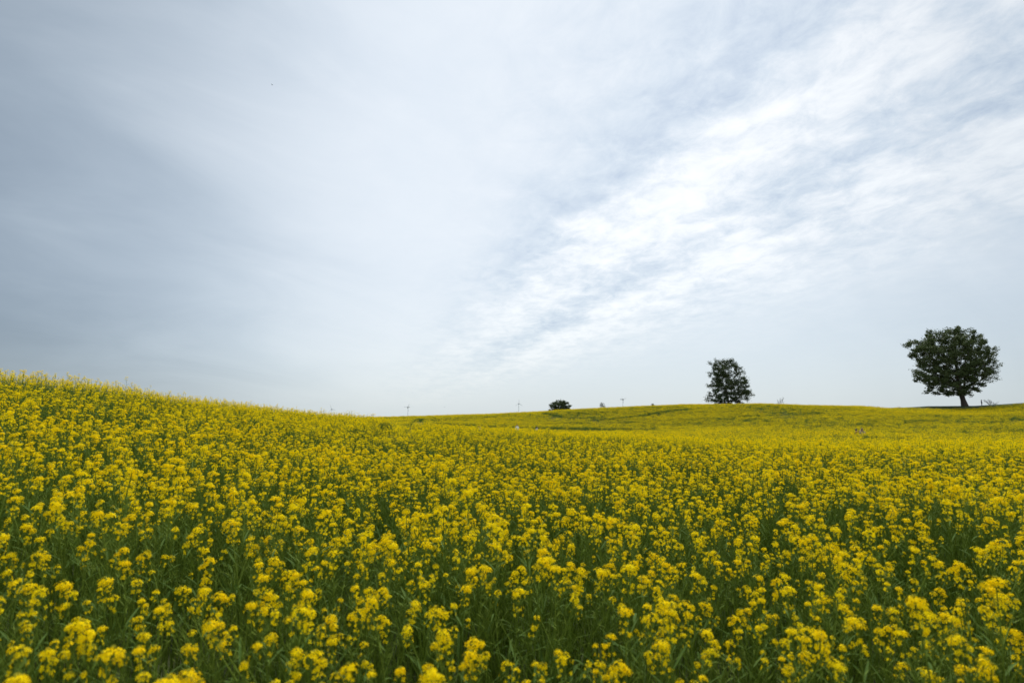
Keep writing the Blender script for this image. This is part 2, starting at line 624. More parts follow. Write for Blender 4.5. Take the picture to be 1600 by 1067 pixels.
def make_plant(seed, lod=0, full=1.0):
    """returns stem, heads, leaves as Geo objects; base at the origin, about 0.95 m tall"""
    r = np.random.default_rng(seed)
    H = 0.95
    lean = r.normal(0, 0.035, 2)
    def axis(t):
        return np.array([lean[0] * t * t + 0.012 * math.sin(3 * t + seed), lean[1] * t * t, H * t])
    stem = Geo()
    ts = np.linspace(0, 1, 7 if lod == 0 else 4)
    stem.tube([axis(t) for t in ts], [0.0055 - 0.0038 * t for t in ts], 1, 5 if lod == 0 else 3)
    heads, leaves = [], []
    top = axis(1.0)
    heads.append(make_head(top, axis(1.0) - axis(0.9), (r.uniform(1.0, 1.3) if seed % 3 == 1 else r.uniform(0.66, 0.98)) * full, int((30 if lod == 0 else 18) * full), r, lod))
    add_pods(stem, axis(0.78), axis(0.93), 14 if lod == 0 else 5, r)
    nb = int(r.integers(1, 4))
    for k in range(nb):
        t0 = r.uniform(0.48, 0.80)
        th = k * 2.4 + r.uniform(-0.5, 0.5)
        p0 = axis(t0)
        L = (1.0 - t0) * H * r.uniform(0.45, 0.92)
        sp = r.uniform(0.35, 0.7)
        o = np.array([math.cos(th), math.sin(th), 0])
        p1 = p0 + o * L * sp * 0.6 + np.array([0, 0, L * 0.5])
        p2 = p0 + o * L * sp + np.array([0, 0, L])
        stem.tube([p0, p1, p2], [0.0028, 0.0022, 0.0014], 1, 4 if lod == 0 else 3)
        add_pods(stem, p1, p2 * 0.8 + p1 * 0.2, 7 if lod == 0 else 3, r)
        sz = r.uniform(0.26, 0.66)
        heads.append(make_head(p2, unit(p2 - p1) + (0, 0, 0.6), sz, max(6, int((26 if lod == 0 else 15) * sz)), r, lod))
    for k in range(16 if lod == 0 else 5):       # thin grassy shoots from the foot
        th, rd = r.random() * 6.28, r.uniform(0.02, 0.13)
        b0 = np.array([math.cos(th) * rd, math.sin(th) * rd, 0.0])
        L = r.uniform(0.35, 0.78)
        d = np.array([r.normal(0, 0.09), r.normal(0, 0.09), 0])
        stem.tube([b0, b0 + d * 0.4 + (0, 0, L * 0.55), b0 + d * 1.4 + (0, 0, L)], [0.0026, 0.0026, 0.0006], 1, 3)
    for k in range(7 if lod == 0 else 4):       # thin flowerless side shoots
        t0 = r.uniform(0.15, 0.7)
        th = r.random() * 6.28
        o = np.array([math.cos(th), math.sin(th), 0])
        p0 = axis(t0)
        L = r.uniform(0.18, 0.42) * min(1, (1.0 - t0) * 1.9)
        p1 = p0 + o * L * 0.3 + np.array([0, 0, L * 0.5])
        p2 = p0 + o * L * r.uniform(0.3, 0.6) + np.array([0, 0, L])
        stem.tube([p0, p1, p2], [0.0024, 0.0019, 0.0008], 1, 3)
        add_pods(stem, p1, p2, 5 if lod == 0 else 2, r)
    for k in range(int(r.integers(5, 8))):
        t0 = r.uniform(0.25, 0.80)
        big = max(0, 0.62 - t0)
        leaves.append(make_leaf(axis(t0), r.random() * 6.28, 0.10 + 0.28 * big, 0.005 + 0.024 * big, r.uniform(0.0, 0.5), r))
    return stem, heads, leaves


def joined(parts, name):
    g = Geo()
    for p in parts:
        g.merge(p)
    return new_obj(name, g.v, g.f, CROP_MATS, g.m, link=False)


def make_patch(seed, n=17, w=0.42):
    """a clump of many plants, for the far field"""
    r = np.random.default_rng(seed)
    g = Geo()
    for i in range(n):
        x, y = r.uniform(-w, w, 2)
        H = r.normal(0.96, 0.07)
        for k in range(2):
            th = r.random() * 3.14
            e = np.array([math.cos(th), math.sin(th), 0]) * 0.007
            b, t = np.array([x, y, 0]), np.array([x + r.normal(0, 0.04), y + r.normal(0, 0.04), H])
            g.poly([b + e, b - e, t - e * 0.5, t + e * 0.5], 1)
        for k in range(4):
            z = r.uniform(0.25, 0.85)
            th = r.random() * 6.28
            d = np.array([math.cos(th), math.sin(th), r.uniform(0.2, 1.2)]) * r.uniform(0.06, 0.16)
            e = np.array([-math.sin(th), math.cos(th), 0]) * r.uniform(0.008, 0.03)
            c = np.array([x, y, z])
            g.poly([c, c + d * 0.5 + e, c + d, c + d * 0.5 - e], 2)
        for k in range(int(r.integers(2, 5))):
            s = r.uniform(0.6, 1.1)
            c = np.array([x + r.normal(0, 0.07), y + r.normal(0, 0.07), H - (0 if k == 0 else abs(r.normal(0, 0.09)))])
            for q in range(6):
                d = r.normal(0, 1, 3)
                d[2] = abs(d[2]) * 0.8
                d = unit(d)
                add_flower(g, c + d * 0.034 * s, unit(d + (0, 0, 0.4)), 0.0140 * r.uniform(0.8, 1.2), r, 1)
    return new_obj('rapeseed_clump', g.v, g.f, CROP_MATS, g.m, link=False)


N0, N1, N2 = 9, 8, 7
proto_parts = [make_plant(100 + i, 0, (1.0, 1.15, 0.9)[i % 3]) for i in range(N0)]
pcol = bpy.data.collections.new('crop prototypes')     # not linked to the scene
protos = []
for i, (st, hd, lf) in enumerate(proto_parts):
    protos.append(joined([st] + hd + lf, 'rapeseed_plant_form'))
for i in range(N1):
    st, hd, lf = make_plant(300 + i, 1)
    protos.append(joined([st] + hd + lf, 'rapeseed_plant_form'))
for i in range(N2):
    protos.append(make_patch(500 + i))
for i, o in enumerate(protos):
    o.name = 'rapeseed_form.%03d' % i
    pcol.objects.link(o)


# ---- where the crop grows
def vnoise(x, y, s, seed):
    """smooth value noise"""
    r = np.random.default_rng(seed)
    G = r.random((128, 128))
    u, v = x / s + 500.0, y / s + 500.0
    i, j = np.floor(u).astype(int), np.floor(v).astype(int)
    fu, fv = u - i, v - j
    fu, fv = fu * fu * (3 - 2 * fu), fv * fv * (3 - 2 * fv)
    g = lambda a, b: G[a % 128, b % 128]
    return (g(i, j) * (1 - fu) + g(i + 1, j) * fu) * (1 - fv) + (g(i, j + 1) * (1 - fu) + g(i + 1, j + 1) * fu) * fv


def seg_dist(x, y, pts):
    d = np.full(x.shape, 1e9)
    for (x0, y0), (x1, y1) in zip(pts[:-1], pts[1:]):
        L2 = (x1 - x0) ** 2 + (y1 - y0) ** 2 + 1e-9
        t = np.clip(((x - x0) * (x1 - x0) + (y - y0) * (y1 - y0)) / L2, 0, 1)
        d = np.minimum(d, np.hypot(x - x0 - t * (x1 - x0), y - y0 - t * (y1 - y0)))
    return d


WALKS = [   # trodden ways through the far crop: (half width, points on the ground)
    (2.6, [hit(*p, 0.5) for p in ((640, 662), (700, 666.5), (760, 670.5), (830, 673), (900, 674.5), (1000, 675.5))]),
    (0.75, [hit(*p, 1.0) for p in ((598, 659), (622, 655.5), (655, 652.5))]),
    (0.75, [hit(*p, 1.0) for p in ((852, 644.5), (862, 647), (876, 650), (908, 652))]),
    (0.75, [hit(*p, 1.0) for p in ((930, 655), (1000, 649.5), (1040, 642.5), (1075, 638.5))]),
    (0.7, [hit(*p, 1.0) for p in ((1012, 635.5), (1066, 635.5))]),
    (0.7, [hit(*p, 1.0) for p in ((1160, 649), (1240, 647), (1330, 648))]),
    (0.6, [hit(*p, 1.0) for p in ((860, 661), (930, 660), (990, 659))]),
]


def keep_mask(x, y, half=0.0):
    ok = np.ones(x.shape, bool)
    for w, pts in WALKS:
        ok &= seg_dist(x, y, pts) > w + half
    return ok


def jitter_grid(x0, x1, y0, y1, step, r):
    gx, gy = np.meshgrid(np.arange(x0, x1, step), np.arange(y0, y1, step))
    gx = gx.ravel() + r.uniform(-0.5, 0.5, gx.size) * step
    gy = gy.ravel() + r.uniform(-0.5, 0.5, gy.size) * step
    return gx, gy


P, I_, ROT, SCL = [], [], [], []


def emit(x, y, idx, scl, tilt=0.06):
    n = len(x)
    P.append(np.column_stack([x, y, ground(x, y) - 0.01]))
    I_.append(idx)
    ROT.append(np.column_stack([rng.normal(0, tilt, n), rng.normal(0, tilt, n), rng.uniform(0, 6.283, n)]))
    SCL.append(scl)


def heights(x, y, sd=0.08):
    n = len(x)
    return (0.835 + rng.normal(0, sd, n) + 0.14 * (vnoise(x, y, 1.1, 5) - 0.5)
            + np.where(rng.random(n) < 0.05, rng.uniform(0.08, 0.2, n), 0))


NEAR_R, MID_R = 11.0, 38.0
# near and middle: one point per plant
x, y = jitter_grid(-36, 36, -4, MID_R, 0.168, rng)
r_, a_ = np.hypot(x, y), np.abs(np.arctan2(x, y))
dens = 0.80 + 0.5 * (vnoise(x, y, 0.55, 8) - 0.5) + 0.3 * (vnoise(x, y, 2.2, 9) - 0.5)
ok = (r_ > 0.62) & (r_ < MID_R) & ((a_ < R(53)) | (r_ < 6.5) | ((a_ < R(82)) & (r_ < 17.0))) & (rng.random(x.size) < dens + 0.1) & keep_mask(x, y)
x, y, r_ = x[ok], y[ok], r_[ok]
scl = heights(x, y)
zt = ground(x, y) + 0.95 * scl
ppx, ppy, dep = project(x, y, zt)
inview = (dep > 0.3) & (ppx > -20) & (ppx < 1620) & (ppy < 1100)
order = np.argsort(np.where(inview, r_, 1e9))
IND = order[:300]
rest = np.ones(len(x), bool)
rest[IND] = False
near = rest & (r_ < NEAR_R)
mid = rest & (r_ >= NEAR_R)
emit(x[near], y[near], rng.integers(0, N0, near.sum()), scl[near])
emit(x[mid], y[mid], N0 + rng.integers(0, N1, mid.sum()), scl[mid])
IND_DATA = [(float(x[i]), float(y[i]), float(scl[i])) for i in IND]

# far: clumps
x, y = jitter_grid(-185, 185, 22, 170, 0.72, rng)
r_, a_ = np.hypot(x, y), np.abs(np.arctan2(x, y))
EDGE = 131.0 + 2.0 * (vnoise(x, np.zeros_like(x), 9.0, 3) - 0.5)
lim = np.where(x > 85, EDGE - 0.0, 146.0)
big = vnoise(x, y, 13.0, 21) * 0.6 + vnoise(x, y * 2.0, 5.0, 22) * 0.4
ok = (r_ > MID_R) & (a_ < R(52)) & (y < lim) & keep_mask(x, y, 0.3) & (rng.random(x.size) < 0.32 + 1.05 * big - 0.50 * np.clip((x - 15) / 35, 0, 1) * np.clip((115 - y) / 25, 0, 1))
x, y, big = x[ok], y[ok], big[ok]
emit(x, y, N0 + N1 + rng.integers(0, N2, len(x)), 0.94 + rng.normal(0, 0.05, len(x)) + 0.30 * (big - 0.4)
     + 0.36 * np.exp(-((x - 29.5) / 5) ** 2 - ((y - 47.0) / 2.0) ** 2), 0.03)

P, I_, ROT, SCL = np.vstack(P), np.concatenate(I_), np.vstack(ROT), np.concatenate(SCL)
me = bpy.data.meshes.new('rapeseed_crop')
me.vertices.add(len(P))
me.vertices.foreach_set('co', P.astype(np.float32).ravel())
for nm, ty, da, key in (('form', 'INT', I_.astype(np.int32), 'value'), ('turn', 'FLOAT_VECTOR', ROT.astype(np.float32), 'vector'),
                        ('size', 'FLOAT', SCL.astype(np.float32), 'value')):
    at_ = me.attributes.new(nm, ty, 'POINT')
    at_.data.foreach_set(key, da.ravel())
me.update()
crop = bpy.data.objects.new('rapeseed_crop', me)
COL.objects.link(crop)
tag(crop, 'yellow flowering rapeseed crop covering the rolling field', 'crop', kind='stuff')
ng = bpy.data.node_groups.new('crop scatter', 'GeometryNodeTree')
ng.interface.new_socket('Geometry', in_out='INPUT', socket_type='NodeSocketGeometry')
ng.interface.new_socket('Geometry', in_out='OUTPUT', socket_type='NodeSocketGeometry')
gi, go = ng.nodes.new('NodeGroupInput'), ng.nodes.new('NodeGroupOutput')
iop = ng.nodes.new('GeometryNodeInstanceOnPoints')
ci = ng.nodes.new('GeometryNodeCollectionInfo')
ci.inputs['Collection'].default_value = pcol
ci.inputs['Separate Children'].default_value = True
ci.inputs['Reset Children'].default_value = True


def named(nm, ty):
    n = ng.nodes.new('GeometryNodeInputNamedAttribute')
    n.data_type = ty
    n.inputs['Name'].default_value = nm
    return n.outputs['Attribute']


ng.links.new(gi.outputs[0], iop.inputs['Points'])
ng.links.new(ci.outputs[0], iop.inputs['Instance'])
iop.inputs['Pick Instance'].default_value = True
ng.links.new(named('form', 'INT'), iop.inputs['Instance Index'])
ng.links.new(named('turn', 'FLOAT_VECTOR'), iop.inputs['Rotation'])
ng.links.new(named('size', 'FLOAT'), iop.inputs['Scale'])
ng.links.new(iop.outputs[0], go.inputs[0])
md = crop.modifiers.new('scatter', 'NODES')
md.node_group = ng

# the nearest plants, each a thing of its own
part_meshes = []
for st, hd, lf in proto_parts:
    def pm(g, nm):
        o = new_obj(nm, g.v, g.f, CROP_MATS, g.m, link=False)
        m = o.data
        bpy.data.objects.remove(o)
        return m
    lows = sorted(lf, key=lambda g: -len(g.v))
    part_meshes.append((pm(st, 'stem'), [pm(h, 'flower_head') for h in hd], [pm(l, 'leaf') for l in lows]))
LABEL = 'tall rapeseed plant with domed yellow flower heads, one of those growing closest to the viewer'
for n, (px_, py_, s_) in enumerate(IND_DATA):
    stm, hds, lvs = part_meshes[n % N0]
    root = empty('rapeseed_plant', (px_, py_, gz(px_, py_) - 0.01), random.random() * 6.283)
    root.rotation_euler = (random.gauss(0, 0.06), random.gauss(0, 0.06), random.random() * 6.283)
    root.scale = (s_, s_, s_)
    tag(root, LABEL, 'flower', 'nearest rapeseed plants in the field')
    for nm, ms in (('stem', [stm]), ('flower_head', hds), ('leaf', lvs)):
        for m in ms:
            c = bpy.data.objects.new(nm, m)
            COL.objects.link(c)
            c.parent = root


# ------------------------------------------------------------------ trees
def in_poly(x, z, poly):
    ins = False
    j = len(poly) - 1
    for i in range(len(poly)):
        xi, zi = poly[i]
        xj, zj = poly[j]
        if (zi > z) != (zj > z) and x < (xj - xi) * (z - zi) / (zj - zi) + xi:
            ins = not ins
        j = i
    return ins


def edge_dist(x, z, poly):
    q = [(a, b) for a, b in poly] + [poly[0]]
    return float(seg_dist(np.array([x]), np.array([z]), q)[0])


def make_tree(name, base, outline, fork, clumps, leaves, csize, lsize, trunk_r, label, cat='tree', seed=1, holes=(), depth=1.0,
              crown_mat=None, bark=None, group=None, flat=0.55, rise=0.5):
    """outline in metres relative to base (x, z): the crown's silhouette; it is inflated front to back"""
    r = np.random.default_rng(seed)
    root = empty(name, base)
    tag(root, label, cat, group)
    xs, zs = [p[0] for p in outline], [p[1] for p in outline]
    rmax = 0.5 * min(max(xs) - min(xs), max(zs) - min(zs))
    pts = []
    tries = 0
    mind = csize * 0.95
    while len(pts) < clumps and tries < 60000:
        tries += 1
        px, pz = r.uniform(min(xs), max(xs)), r.uniform(min(zs), max(zs))
        if not in_poly(px, pz, outline):
            continue
        e = edge_dist(px, pz, outline)
        if e < csize * 0.55:
            continue
        if any((px - hx) ** 2 + (pz - hz) ** 2 < hr * hr for hx, hz, hr in holes):
            continue
        t = min(1, e / (rmax * 1.05))
        half = depth * rmax * 1.05 * math.sqrt(1 - (1 - t) ** 2)
        py = r.uniform(-1, 1) * half
        c = np.array([px, py, pz])
        if any(np.sum((c - q) ** 2) < mind * mind for q in pts):
            if tries < 50000:
                continue
        pts.append(c)
    # limbs: each clump grows from the nearest node that is nearer the trunk
    nodes = [np.array([0, 0, -0.3])]
    par = [-1]
    fork = np.asarray(fork, float)
    for t in (0.35, 0.7, 1.0):
        nodes.append(fork * t)
        par.append(len(nodes) - 2)
    topz = max(zs)
    for t in (0.25, 0.5, 0.72):
        nodes.append(fork + np.array([r.normal(0, 0.25), r.normal(0, 0.25), (topz - fork[2]) * t]))
        par.append(len(nodes) - 2)
    cost = [0.0] * len(nodes)
    for i in range(1, len(nodes)):
        cost[i] = cost[par[i]] + np.linalg.norm(nodes[i] - nodes[par[i]])
    tips = []
    for c in sorted(pts, key=lambda p: np.linalg.norm(p - fork)):
        best, bi = 1e9, 3
        for i in range(2, len(nodes)):
            dv = c - nodes[i]
            d = np.linalg.norm(dv)
            v = d + 0.38 * cost[i] + max(0, -dv[2]) * 0.7
            if v < best:
                best, bi = v, i
        p0 = nodes[bi]
        prev = bi
        for t in (0.36, 0.7, 1.0):
            q = p0 + (c - p0) * t + r.normal(0, 0.05, 3) * np.linalg.norm(c - p0) * (t < 1)
            q[2] += 0.10 * np.linalg.norm(c - p0) * math.sin(math.pi * t)
            nodes.append(q)
            par.append(prev)
            cost.append(cost[prev] + np.linalg.norm(q - nodes[prev]))
            prev = len(nodes) - 1
        tips.append(prev)
    w = [0.0] * len(nodes)
    for t in tips:
        w[t] += 1
    for i in range(len(nodes) - 1, 0, -1):
        w[par[i]] += w[i]
    tot = max(1, w[0])
    rad = [max(0.014, trunk_r * (max(v, 0.3) / tot) ** 0.5) for v in w]
    g = Geo()
    for i in range(1, len(nodes)):
        p = par[i]
        rp = rad[p] if par[p] == p - 1 and w[p] < w[i] * 1.6 or p < 4 else rad[i] * 1.15
        if p == 0:
            rp = trunk_r * 1.55
        n = 9 if rad[i] > 0.15 else (5 if rad[i] > 0.05 else 3)
        g.tube([nodes[p], nodes[i]], [rp, rad[i]], 0, n)
    new_obj('trunk', g.v, g.f, [bark or M_BARK], parent=root, smooth=True)
    # leaves: many small faces round each tip, in flattened sprays
    V, F = [], []
    for c in pts:
        out = c - np.array([0, 0, fork[2]])
        out[2] *= rise
        out = unit(out + r.normal(0, 0.1, 3))
        sd = unit(np.cross(out, (0, 0, 1)))
        upv = np.cross(sd, out)
        sz = csize * r.uniform(0.75, 1.3)
        n = int(leaves * r.uniform(0.6, 1.3))
        # three or four twig sprays in each clump
        cent = [c + sz * (0.45 * r.normal(0, 0.6) * out + 0.6 * r.normal(0, 0.7) * sd + 0.4 * r.normal(0, 0.6) * upv) for _ in range(4)]
        for k in range(n):
            q = cent[r.integers(0, 4)]
            p = q + sz * 0.42 * (r.normal(0, 0.75) * out + r.normal(0, 0.75) * sd + flat * r.normal(0, 0.6) * upv)
            s = lsize * r.uniform(0.65, 1.35)
            nv = unit(r.normal(0, 1, 3) + (0, 0, 0.6))
            a, b = basis(nv)
            i0 = len(V)
            V += [p - a * s, p + b * s * 0.55 + nv * s * 0.15, p + a * s, p - b * s * 0.55 + nv * s * 0.15]
            F.append((i0, i0 + 1, i0 + 2, i0 + 3))
    new_obj('crown', V, F, [crown_mat or M_CROWN], parent=root)
    return root


def px_outline(bx, by, D, pts):
    X0, _, Z0 = at(bx, by, D)
    return [(at(px, py, D)[0] - X0, at(px, py, D)[2] - Z0) for px, py in pts]


def tree_at(name, bx, by, D, pts, fork_px, base_drop=None, holes=(), **kw):
    x0, _, z0 = at(bx, by, D)
    g = gz(x0, D)
    off = z0 - g
    ol = [(a, b + off) for a, b in px_outline(bx, by, D, pts)]
    fx = at(*fork_px, D)
    hl = []
    for hx, hy, hr in holes:
        q = at(hx, hy, D)
        hl.append((q[0] - x0, q[2] - g, hr * D / FPX))
    return make_tree(name, (x0, D, g - 0.05), ol, (fx[0] - x0, 0, fx[2] - g), holes=hl, **kw)


tree_at('broadleaf_tree', 1508, 634, 141,
        [(1419, 537), (1428, 529), (1440, 527), (1449, 530), (1452, 518), (1462, 512), (1478, 513), (1488, 508), (1496, 516), (1503, 513),
         (1512, 521), (1528, 524), (1532, 529), (1540, 535), (1547, 541), (1543, 549), (1546, 560), (1542, 566), (1549, 573), (1547, 588),
         (1542, 597), (1536, 600), (1540, 607), (1533, 607), (1530, 604), (1523, 610), (1513, 622), (1508, 618), (1494, 622), (1484, 616),
         (1476, 621), (1462, 616), (1450, 611), (1454, 602), (1446, 600), (1438, 592), (1424, 592), (1427, 584), (1440, 582), (1434, 572), (1444, 566),
         (1428, 565), (1420, 561), (1426, 552), (1420, 545)],
        (1499, 606), holes=((1466, 545, 5), (1475, 582, 4.2), (1500, 566, 5.2), (1458, 574, 3.6), (1529, 557, 4.2), (1470, 562, 3.8), (1523, 590, 3.6), (1488, 550, 3.6), (1512, 545, 3.2), (1510, 598, 2.6)),
        clumps=420, leaves=170, csize=1.0, lsize=0.17, trunk_r=0.55, seed=4, flat=0.7, rise=0.8,
        label='largest dark round-crowned tree with a leaning bare trunk on the right ridge', depth=0.85)

tree_at('broadleaf_tree', 1140, 640, 152,
        [(1096, 615), (1100, 612), (1110, 611), (1112, 606), (1098, 604), (1101, 599), (1110, 597), (1116, 592), (1108, 586), (1109, 583), (1113, 576),
         (1108, 570), (1112, 562), (1120, 563), (1124, 558.5), (1130, 561), (1138, 557), (1143, 561), (1144, 567), (1150, 566), (1157, 567), (1155, 574),
         (1160, 578), (1162, 585), (1168, 588), (1166, 596), (1172, 603), (1175, 611), (1173, 618), (1169, 624), (1164, 629), (1160, 635), (1150, 634),
         (1138, 636), (1122, 634), (1112, 631), (1104, 628), (1098, 624), (1106, 620)],
        (1137, 622), holes=((1139, 590, 3.2), (1121, 597, 2.6), (1152, 597, 2.4), (1141, 572, 2.0), (1115, 619, 2.0), (1161, 619, 1.6)),
        clumps=270, leaves=105, csize=0.78, lsize=0.15, trunk_r=0.32, seed=9, flat=0.9, rise=1.0,
        label='medium dark tree with an open ragged crown whose foot is hidden by the ridge', depth=0.85)

tree_at('broadleaf_tree', 874, 655, 300,
        [(853, 639), (860, 637), (857, 634), (859, 630), (865, 627), (869, 624.5), (874, 625), (880, 624), (885, 627), (890, 629), (891, 632), (894, 634), (891, 638),
         (890, 642), (880, 643), (868, 643), (860, 643)],
        (873, 645), holes=((873.5, 635, 1.1), (879, 635, 1.0), (862, 640, 1.0)),
        clumps=150, leaves=60, csize=0.85, lsize=0.24, trunk_r=0.38, seed=15,
        label='small distant dome-shaped dark tree peeping over the crest of the field', depth=0.9)

tree_at('sapling', 941, 642, 260,
        [(937, 636), (937.5, 630), (939, 627.5), (941, 627), (943, 629), (944, 632), (946.5, 634), (947, 638), (938, 639)],
        (941, 638), clumps=26, leaves=26, csize=0.6, lsize=0.13, trunk_r=0.1, seed=21, crown_mat=M_CROWN2, bark=M_TWIG,
        label='thin grey-green pointed tree far off beyond the ridge', depth=0.8)

tree_at('shrub', 1020, 637, 230,
        [(1016.5, 633), (1017, 631), (1019, 629.8), (1021.5, 630.5), (1023, 632.5), (1026, 632.6), (1026, 634), (1017, 634)],
        (1020, 634.5), clumps=14, leaves=26, csize=0.4, lsize=0.11, trunk_r=0.06, seed=23, crown_mat=M_CROWN2, bark=M_TWIG,
        label='tiny low shrub barely showing above the yellow skyline', cat='shrub', depth=0.8)


def bare_bush(name, bx, by, D, tops, label, seed, leafy_n=0, stems=14, tr=0.012):
    """a fan of thin branching twigs"""
    r = np.random.default_rng(seed)
    x0, _, z0 = at(bx, by, D)
    g0 = gz(x0, D)
    root = empty(name, (x0, D, g0 - 0.03))
    tag(root, label, 'bush')
    g = Geo()
    V, F = [], []
    for i in range(stems):
        px, py = tops[i % len(tops)]
        q = at(px + r.normal(0, 0.8), py + r.normal(0, 0.6), D)
        tip = np.array([q[0] - x0, r.normal(0, 0.35), q[2] - g0])
        mid = tip * 0.5 + r.normal(0, 0.06, 3) + (0, 0, 0.12 * tip[2])
        g.tube([np.array([r.normal(0, .05), r.normal(0, .05), 0]), mid, tip], [tr * 2.2, tr * 1.5, tr * 0.7], 0, 4)
        for k in range(9):
            t = r.uniform(0.35, 1.0)
            p = mid * (1 - (t - .35) / .65) + tip * ((t - .35) / .65)
            d = unit(unit(tip) + r.normal(0, 0.55, 3)) * r.uniform(0.15, 0.4)
            g.tube([p, p + d], [tr, tr * 0.5], 0, 3)
            for _ in range(leafy_n):
                c = p + d * r.uniform(0.5, 1.1) + r.normal(0, 0.05, 3)
                nv = unit(r.normal(0, 1, 3))
                a, b = basis(nv)
                j = len(V)
                s = r.uniform(0.04, 0.07)
                V += [c - a * s, c + b * s * .6, c + a * s, c - b * s * .6]
                F.append((j, j + 1, j + 2, j + 3))
    new_obj('branch', g.v, g.f, [M_TWIG], parent=root)
    if leafy_n:
        new_obj('foliage', V, F, [M_CROWN2], parent=root)


bare_bush('bush', 1220, 633, 150, [(1215.5, 624.5), (1218, 623), (1222, 623.5), (1224.5, 621.5), (1226.5, 627.5), (1214, 628), (1220, 626)],
          'sparse twiggy bush alone on the skyline right of the medium tree', 31, leafy_n=2, stems=11)
bare_bush('bush', 1548, 632, 147, [(1537, 625.5), (1540, 624.5), (1544, 625), (1547, 624.5), (1551, 627), (1555, 628.5), (1558, 630)],
          'leafless tangled bush beside the dark figure near the largest tree', 33, leafy_n=0, stems=22, tr=0.014)


# ------------------------------------------------------------------ wind turbines
def cyl(p0, p1, r0, r1, n=12):
    g = Geo()
    g.tube([p0, p1], [r0, r1], 0, n)
    k = len(g.v)
    g.f.append(tuple(range(n))[::-1])
    g.f.append(tuple(range(n, 2 * n)))
    return g


def turbine(px, py, D, turn, yaw, blade_m, label, white_blade=None):
    x, _, z = at(px, py, D)
    g0 = gz(x, D)
    H = z - g0
    root = empty('wind_turbine', (x, D, g0), yaw)
    tag(root, label, 'wind turbine', 'small wind turbines along the skyline')
    g = Geo()
    g.tube([(0, 0, -0.3), (0, 0, 0.25), (0, 0, 0.26), (0, 0, H * 0.55), (0, 0, H - 0.12)], [0.26, 0.26, 0.13, 0.10, 0.07], 0, 12)
    new_obj('tower', g.v, g.f, [M_STEEL], parent=root, smooth=True)
    g = Geo()
    pr = [(-0.42, 0.0), (-0.40, 0.10), (-0.30, 0.17), (0.0, 0.21), (0.35, 0.16), (0.62, 0.06), (0.66, 0.0)]
    g.tube([(0, yy, H) for yy, _ in pr], [max(rr, 0.004) for _, rr in pr], 0, 12)
    new_obj('nacelle', g.v, g.f, [M_DARK], parent=root, smooth=True)
    g = Geo()
    pr = [(-0.72, 0.004), (-0.68, 0.07), (-0.56, 0.12), (-0.44, 0.13)]
    g.tube([(0, yy, H) for yy, _ in pr], [rr for _, rr in pr], 0, 12)
    new_obj('hub', g.v, g.f, [M_DARK], parent=root, smooth=True)
    g = Geo()
    g.poly([(0.0, 0.55, H + 0.06), (0, 1.25, H + 0.34), (0, 1.32, H - 0.20), (0, 0.55, H - 0.05)], 0)
    V = [np.array(v) + (dx_, 0, 0) for dx_ in (-0.012, 0.012) for v in g.v]
    F = [(0, 1, 2, 3), (7, 6, 5, 4)] + [(i, (i + 1) % 4 + 0, (i + 1) % 4 + 4, i + 4)[::-1] for i in range(4)]
    new_obj('tail_vane', V, F, [M_STEEL], parent=root)
    L = blade_m
    for k in range(3):
        t = R(turn + 120 * k)
        d = np.array([math.sin(t), 0, math.cos(t)])
        s = np.array([math.cos(t), 0, -math.sin(t)])
        V, F = [], []
        for u, c, tw in ((0.06, 0.07, 0.5), (0.2, 0.17, 0.35), (0.45, 0.14, 0.2), (0.75, 0.10, 0.1), (1.0, 0.045, 0.05)):
            ch = s * math.cos(tw) + np.array([0, 1, 0]) * math.sin(tw)
            nv = unit(np.cross(ch, d))
            o = d * L * u + np.array([0, -0.56, H])
            V += [o - ch * c * 0.4, o + nv * 0.018, o + ch * c * 0.6, o - nv * 0.012]
        for i in range(4):
            for j in range(4):
                F.append((4 * i + j, 4 * i + (j + 1) % 4, 4 * i + 4 + (j + 1) % 4, 4 * i + 4 + j))
        F += [(3, 2, 1, 0), (16, 17, 18, 19)]
        b = new_obj('blade', V, F, [M_BLADE if k == white_blade else M_STEEL], parent=root, smooth=False)
        if k == white_blade:
            b['label'] = 'bright white blade'


turbine(518.4, 639.3, 230, -18, 0.1, 1.75, 'small wind turbine just clearing the flowers of the near left slope', 1)
turbine(637.5, 636.3, 230, 38, -0.35, 1.75, 'small wind turbine on a pale mast where the far skyline starts', 1)
turbine(810.5, 630.5, 230, 0, 0.25, 1.75, 'small wind turbine straight above the person in white with one blade upright', None)
turbine(973, 624, 230, -52, 0.6, 1.65, 'small wind turbine between the grey-green sapling and the tiny shrub', 1)


# ------------------------------------------------------------------ people
def skin_mesh(name, pts, edges, radii, mats, parent, subdiv=1, root=0):
    me = bpy.data.meshes.new(name + '_tmp')
    me.from_pydata(pts, edges, [])
    o = bpy.data.objects.new(name + '_tmp', me)
    COL.objects.link(o)
    sk = o.modifiers.new('skin', 'SKIN')
    sk.use_smooth_shade = True
    for v, rr in zip(me.skin_vertices[0].data, radii):
        v.radius = rr if isinstance(rr, tuple) else (rr, rr)
        v.use_root = False
    me.skin_vertices[0].data[root].use_root = True
    sb = o.modifiers.new('sub', 'SUBSURF')
    sb.levels = sb.render_levels = subdiv
    dg = bpy.context.evaluated_depsgraph_get()
    dg.update()
    m2 = bpy.data.meshes.new_from_object(o.evaluated_get(dg))
    m2.name = name
    m2.materials.clear()
    for m in mats:
        m2.materials.append(m)
    bpy.data.objects.remove(o)
    c = bpy.data.objects.new(name, m2)
    COL.objects.link(c)
    c.parent = parent
    return c


